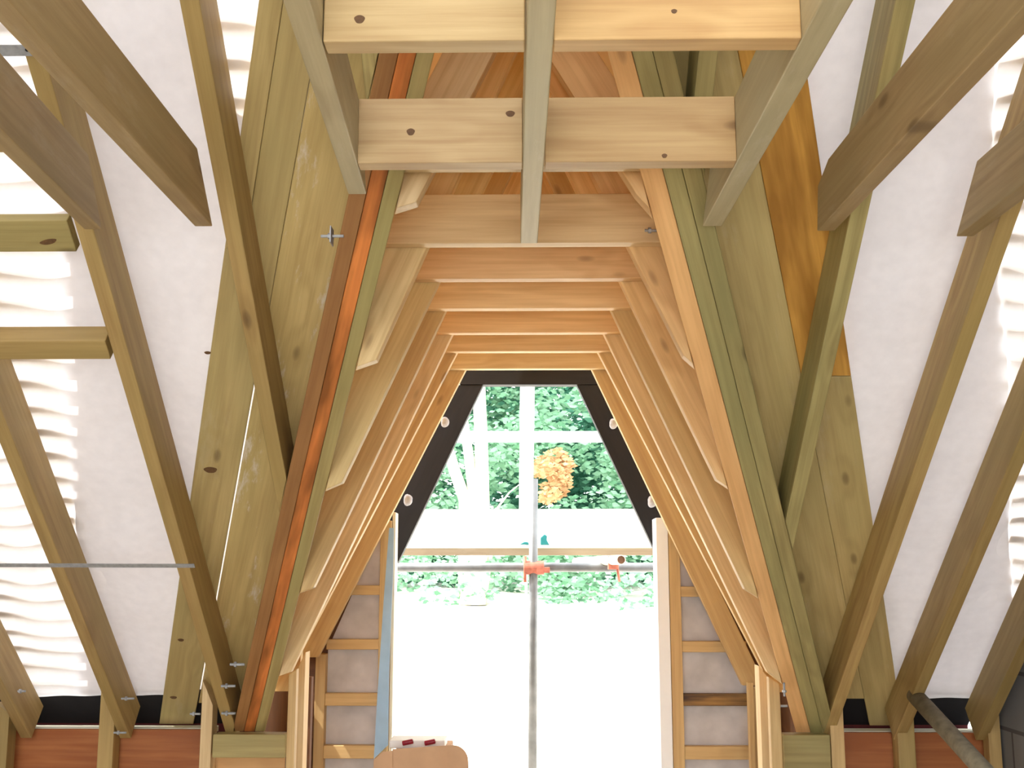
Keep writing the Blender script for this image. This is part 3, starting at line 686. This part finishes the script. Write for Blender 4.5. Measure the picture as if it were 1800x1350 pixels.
# short tube pointing at the viewer
e0 = YP(1092, 984, 5.80); e1 = e0 + Vector((-.13, .9, 0))
st = empty('putlog_tube', e0, 'short pale tube with an open dark end, lying on the horizontal scaffold tube', 'scaffold tube', 'scaffold tubes')
link('tube_body', tube_bm(e0, e0 + Vector((-.2, .75, 0.0)), r * 1.02, .0205), M['bleached'], e0, None, st, smooth=False)
link('dark_bore_shade', tube_bm(e0 + Vector((-.0013, .005, 0)), e0 + Vector((-.004, .02, 0)), .0203, 0), M['darkwood'], e0, None, st)  # dark plug stands in for the shade inside the open tube
link('clamp', bmbox(e0 + Vector((-.03, .16, -.012)), .055, .06, .07), M['rusty'], e0, None, st, .004)
link('clamp_bolt', tube_bm(e0 + Vector((.0, .14, -.11)), e0 + Vector((-.01, .16, -.02)), .007), M['rusty'], e0, None, st)
# turquoise netting clip
def rag(pix, y, label):
    pts = [YP(*q, y) for q in pix]
    bm = solid(pts, Vector((0, .02, 0)))
    meta(link('plastic_wrap', bm, M['turq'], pts[0], None, bevel=.004), label, 'plastic wrap', 'turquoise plastic scraps on the scaffold')
rag([(950, 945), (957, 939), (962, 942), (961, 949), (966, 958), (950, 958)], 6.45, 'turquoise plastic scrap right of the upright scaffold tube')
rag([(913, 957), (922, 952), (929, 953), (930, 958)], 6.45, 'small turquoise plastic scrap left of the upright scaffold tube')
# scaffold deck
for k in range(6):
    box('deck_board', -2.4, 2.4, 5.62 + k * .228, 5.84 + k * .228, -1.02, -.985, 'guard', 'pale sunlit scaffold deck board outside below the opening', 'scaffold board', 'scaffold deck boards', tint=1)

for k, yy in enumerate((5.75, 6.25, 6.85)):
    tube('scaffold_tube', (-2.5, yy, .455), (2.5, yy, .455), .0242, 'tube', 'level scaffold tube under the deck boards outside, out of the light', 'scaffold tube', 'tubes carrying the scaffold deck', seg=12)
    for xx in (-1.8, 1.8):
        tube('scaffold_tube', (xx, yy, -.06), (xx, yy, .43), .0242, 'tube', 'short upright scaffold tube under the deck boards outside', 'scaffold tube', 'tubes carrying the scaffold deck', seg=12)
# ------------------------------------------------------------------ bolts and straps
def bolt(p, d, plate=None, L=.05, label='', r=.004):
    d = Vector(d).normalized(); p = Vector(p)
    e = empty('bolt', p, label, 'bolt', 'bolts through the roof timbers')
    link('shank', tube_bm(p, p + d * L, r, 0, 12), M['galv'], p, None, e)
    link('nut', tube_bm(p + d * L * .55, p + d * (L * .55 + .008), r * 2.1, 0, 6), M['galv'], p, None, e)
    if plate:
        a = d.orthogonal().normalized() if plate is True else Vector(plate).normalized(); b = d.cross(a).normalized(); a = b.cross(d)
        q = p + d * L * .5; h = .022
        pts = [q + a * h + b * h, q - a * h + b * h, q - a * h - b * h, q + a * h - b * h]
        link('square_washer', solid(pts, d * .003), M['galv'], p, None, e)
    return e
vd = (spt(VLx(4), 4) - spt(VLx(3), 3)).normalized(); nL = vd.cross(SN).normalized()
if nL.x > 0: nL = -nL
def onL(u, v, off=.03): 
    co, no = L_OUT; return hit(u, v, co, no)
# bolt with plate beside the brown valley rafter
p = SP(604, 415, -.004)
bolt(p + Vector((0, 0, 0)), (-1, 0, 0), (0, 0, 1), .06, 'bolt with a square plate washer on the brown valley rafter, near its top')
for (u, v, lb) in ((430, 1168, 'bolt in the foot of the brown valley rafter, upper one of three'), (414, 1206, 'bolt between the long left rafter foot and the valley rafter, middle one of three'), (414, 1254, 'bolt between the long left rafter foot and the valley rafter, lowest one of three')):
    bolt(SP(u, v, -.006), (-1, 0, 0), None, .055, lb, .005)
bolt(SP(352, 1255, -.03), (-1, 0, 0), None, .04, 'bolt end in shade beside the pale pointed stud')
bolt(SP(45, 1215, -.02), (-1, 0, 0), None, .03, 'bolt with washer near the bottom left corner')
bolt(SP(236, 1228, -.005), (-1, 0, 0), None, .05, 'bolt with washer at the foot of the leaning left rafter')
bolt(SP(222, 1288, -.03), (-1, 0, 0), None, .05, 'bolt below the foot of the leaning left rafter, in front of the plywood')
bolt(SP(1378, 1200, -.006) + Vector((0, 0, 0)), (0, 0, -1), None, .05, 'upright bolt beside the right dormer knee')
bolt(SP(1384, 1241, -.01), (-1, 0, 0), None, .05, 'bolt at the foot of the right peach rafter', .005)
pc = YP(1158, 405, 3.10)
bolt(pc, (-1, 0, 0), None, .04, 'bolt in the right end of the broad collar tie')
# galvanised straps
a = SP(-60, 990, -.003); b = SP(341, 992, -.003)
timber('metal_strap', [a + Vector((-.6, 0, .0)), b, b + SV * .018, a + Vector((-.6, 0, 0)) + SV * .018], SN * .0025, 'galv', 'long thin galvanised strap across the left rafters', 'metal strap', 'galvanised straps', bevel=0)
sa, sb, sc2, sd2 = SP(10, 78, -.003), SP(118, 79, -.003), SP(120, 98, -.003), SP(10, 99, -.003)
ms = timber('metal_strap', [sa + Vector((-.3, 0, 0)), sb, sc2, sd2 + Vector((-.3, 0, 0))], SN * .0025, 'galv', 'short flat galvanised strap nailed to the long left rafter near the top left corner', 'metal strap', 'galvanised straps', bevel=0)
for u in (48, 70, 100):
    q = SP(u, 87, -.0045); link('nail_head', tube_bm(q, q - SN * .003, .0045, 0, 10), M['void'], q, None, ms)
# loose grey tube leaning at the lower right
pt = YP(1608, 1222, 4.50); pb = YP(1745, 1372, 3.9)
pb = pt + (pb - pt) * 1.7
tube('loose_tube', pb, pt, .032, 'pole', 'grey weathered pole leaning against the dwarf wall in the lower right corner', 'pole')
# ------------------------------------------------------------------ cardboard box with bottles behind
YX = 4.3
bx = empty('cardboard_box', (-.4, YX, 0), 'tall brown cardboard box with a rounded flap in front of the opening', 'cardboard box')
x0, x1 = YP(690, 1350, YX).x, YP(786, 1350, YX).x; zt2 = V(740, 1313, YX)
timber('box_body', [(x0, YX, .0), (x1, YX, .0), (x1, YX + .32, .0), (x0, YX + .32, .0)], (0, 0, 1.5 + zt2 - .02), 'card', parent=bx, bevel=.003, grain=(0, 0, 1), tint=1)
fp = [(690, 1400), (690, 1317), (780, 1311), (786, 1311), (786, 1400)]
timber('front_flap', [YP(u, v, YX - .012) for u, v in fp], (0, .005, 0), 'card', parent=bx, bevel=0, grain=(0, 0, 1))
fp = [(786, 1400), (786, 1310.5)] + [(796 + 27 * math.sin(t), 1338 - 28 * math.cos(t)) for t in [k * math.pi / 2 / 8 for k in range(9)]] + [(826, 1400)]
timber('side_flap', [YP(u, v, YX - .02) for u, v in fp], (0, .005, 0), 'card', parent=bx, bevel=0, grain=(0, 0, 1))
fp = [(655, 1400), (657, 1336), (672, 1322), (690, 1320), (690, 1400)]
timber('side_flap', [YP(u, v, YX - .016) for u, v in fp], (0, .005, 0), 'card', parent=bx, bevel=0, grain=(0, 0, 1))
pk = empty('white_packet', YP(735, 1312, 4.42), 'white packet with two dark red spots lying on the cardboard box', 'packet')
a, b = YP(686, 1312, 4.42), YP(783, 1312, 4.42); zz = V(735, 1299, 4.42)
zb_ = zt2 - .018
timber('packet_body', [(a.x, 4.38, 1.5 + zb_), (b.x, 4.38, 1.5 + zb_), (b.x, 4.52, 1.5 + zb_), (a.x, 4.52, 1.5 + zb_)], (0, 0, zz - zb_), 'whiteplastic', parent=pk, bevel=.004, tint=1)
for u in (716, 755):
    q = YP(u, 1305, 4.376); link('red_spot', tube_bm(q + Vector((-.018, -.004, -.003)), q + Vector((.022, -.004, .005)), .009, 0, 12), M['red'], q, None, pk, .003, True)

# ------------------------------------------------------------------ outside : bank, hedge, trees
bm = bmesh.new(); nx, ny = 60, 60; gg = []
for j in range(ny + 1):
    y = 5.45 + (60 - 5.45) * (j / ny) ** 1.7; row = []
    for i in range(nx + 1):
        x = -24 + 48 * i / nx
        z = -1.55 + max(0, min(1, (y - 8.2) / 9.5)) * 1.25 + max(0, y - 18) * .05 + (.06 * math.sin(x * 1.3 + y) * math.sin(y * .9) if y > 8.2 else 0)
        row.append(bm.verts.new((x, y, 1.5 + z)))
    gg.append(row)
for j in range(ny):
    for i in range(nx): bm.faces.new((gg[j][i], gg[j][i + 1], gg[j + 1][i + 1], gg[j + 1][i]))
meta(link('ground', bm, M['ground'], (0, 15, 0), None, smooth=True), kind='structure')
def bank_z(y): return 1.5 - 1.55 + max(0, min(1, (y - 8.2) / 9.5)) * 1.25 + max(0, y - 18) * .05
def leaves(name, n, where, size, mat, label, cat, parent=None, kind='stuff', seed=1):
    rr = random.Random(seed); vs, fs = [], []
    for _ in range(n):
        c = where(rr); a = rr.uniform(0, 6.28)
        u = Vector((math.cos(a), math.sin(a) * .6, rr.uniform(-.5, .5))).normalized()
        w = u.cross(Vector((rr.uniform(-.4, .4), -1, rr.uniform(-.2, .9)))).normalized()
        s = size * rr.uniform(.6, 1.4); k = len(vs)
        vs += [c - u * s, c - w * s * .5, c + u * s, c + w * s * .5]; fs.append((k, k + 1, k + 2, k + 3))
    me = bpy.data.meshes.new(name); me.from_pydata([tuple(v) for v in vs], [], fs); me.materials.append(M[mat])
    o = bpy.data.objects.new(name, me); COL.objects.link(o)
    if parent: o.parent = parent; o.matrix_parent_inverse = parent.matrix_world.inverted()
    meta(o, label, cat, None, kind); return o
def clumps(rr_seed, n, x0, x1, y0, y1, z0, z1, r):
    q = random.Random(rr_seed); cs = [Vector((q.uniform(x0, x1), q.uniform(y0, y1), q.uniform(z0, z1))) for _ in range(n)]
    def f(rr):
        c = rr.choice(cs); v = Vector((rr.gauss(0, 1), rr.gauss(0, 1), rr.gauss(0, 1))).normalized() * r * rr.uniform(.7, 1.05)
        p = c + Vector((v.x * 1.3, v.y, v.z)); p.z = max(p.z, bank_z(p.y)); return p
    return f
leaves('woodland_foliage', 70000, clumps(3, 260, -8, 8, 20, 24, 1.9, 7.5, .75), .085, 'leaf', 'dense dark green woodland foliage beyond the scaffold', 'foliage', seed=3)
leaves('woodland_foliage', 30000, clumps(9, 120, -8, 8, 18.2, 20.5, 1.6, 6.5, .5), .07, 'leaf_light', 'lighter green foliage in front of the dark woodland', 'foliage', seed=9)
leaves('bank_plants', 6000, clumps(5, 48, -6, 7, 16.6, 19, 1.15, 2.0, .3), .06, 'leaf_light', 'low green plants on the pale bank below the guard board', 'plants', seed=5)
leaves('orange_shrub', 800, clumps(6, 14, .02, .6, 16.6, 17.6, 2.55, 3.35, .13), .05, 'leaf_orange', 'orange leaved branch right of the white cross', 'shrub', kind=None, seed=6)
def trunk(pts, rs, parent):
    bm = bmesh.new(); rings = []
    for p, rr_ in zip(pts, rs):
        rings.append([bm.verts.new(Vector(p) + Vector((math.cos(t), math.sin(t), 0)) * rr_) for t in [2 * math.pi * k / 14 for k in range(14)]])
    for A, B in zip(rings, rings[1:]):
        for i in range(14): bm.faces.new((A[i], A[(i + 1) % 14], B[(i + 1) % 14], B[i]))
    bm.faces.new(rings[0]); bm.faces.new(rings[-1][::-1])
    return link('trunk', bm, M['bark'], Vector(pts[0]), None, parent, 0, True)
YT = 17.0
tr = empty('pale_tree', YP(838, 905, YT), 'pale tree with several bare trunks fanning out left of the white cross', 'tree')
base = YP(838, 905, YT); gz = Vector((base.x, base.y, bank_z(YT)))
def TP(u, v): return YP(u, v, YT)
trunk([gz, TP(848, 890), TP(846, 780), TP(842, 690), TP(838, 500)], [.16, .11, .10, .10, .07], tr)
trunk([gz + Vector((-.08, 0, 0)), TP(834, 890), TP(824, 800), TP(815, 740), TP(800, 600)], [.12, .08, .075, .07, .05], tr)
trunk([gz + Vector((-.15, 0, 0)), TP(818, 880), TP(800, 830), TP(785, 780), TP(745, 660)], [.12, .10, .09, .085, .06], tr)
trunk([gz + Vector((.1, 0, 0)), TP(875, 892), TP(895, 866), TP(915, 850)], [.05, .02, .015, .01], tr)
leaves('crown', 3500, clumps(12, 12, -1.6, .6, 16.7, 17.6, 5.2, 7.0, .5), .09, 'leaf_light', None, None, parent=tr, kind=None, seed=12)

# ------------------------------------------------------------------ the large knots that mark single timbers
M['knot'] = simple('dark_knot', srgb(112, 80, 48), .6, 0, .35, 120)
def knot(parent, c, no, ax, a, b):
    """flat oval end of a branch, flush with the face; ax = direction of its long side"""
    no = Vector(no).normalized(); ax = (Vector(ax) - Vector(ax).dot(no) * no).normalized(); w = no.cross(ax)
    pts = [c + ax * math.cos(t) * a * (1 + .1 * math.sin(3 * t)) + w * math.sin(t) * b for t in [2 * math.pi * k / 20 for k in range(20)]]
    return link('knot', solid(pts, no * .0008), M['knot'], c, None, parent)
FY = Vector((0, -1, 0)); X1 = Vector((1, 0, 0))
knot(tk1, YP(632, 34, 1.772), FY, X1, .009, .0075)
knot(tk3, YP(722, 232, 2.337), FY, X1, .009, .008)
knot(tk3, YP(897, 200, 2.337), FY, X1, .010, .007)
knot(tk4, YP(1168, 274, 2.337), FY, X1, .006, .005)
knot(tk2, YP(1185, 20, 1.772), FY, X1, .005, .004)
vdir = (spt(C2(4), 4) - spt(C2(3), 3))
knot(bigA, SP(370, 826, .151), -SN, X1, .022, .014)
knot(bigA, SP(318, 1125, .151), -SN, X1, .012, .009)
knot(bigA, SP(305, 1226, .151), -SN, X1, .014, .010)
knot(bigA, SP(365, 620, .151), -SN, X1, .010, .006)
knot(nk, SP(85, 425), -SN, (1, -.3, 0), .024, .008)
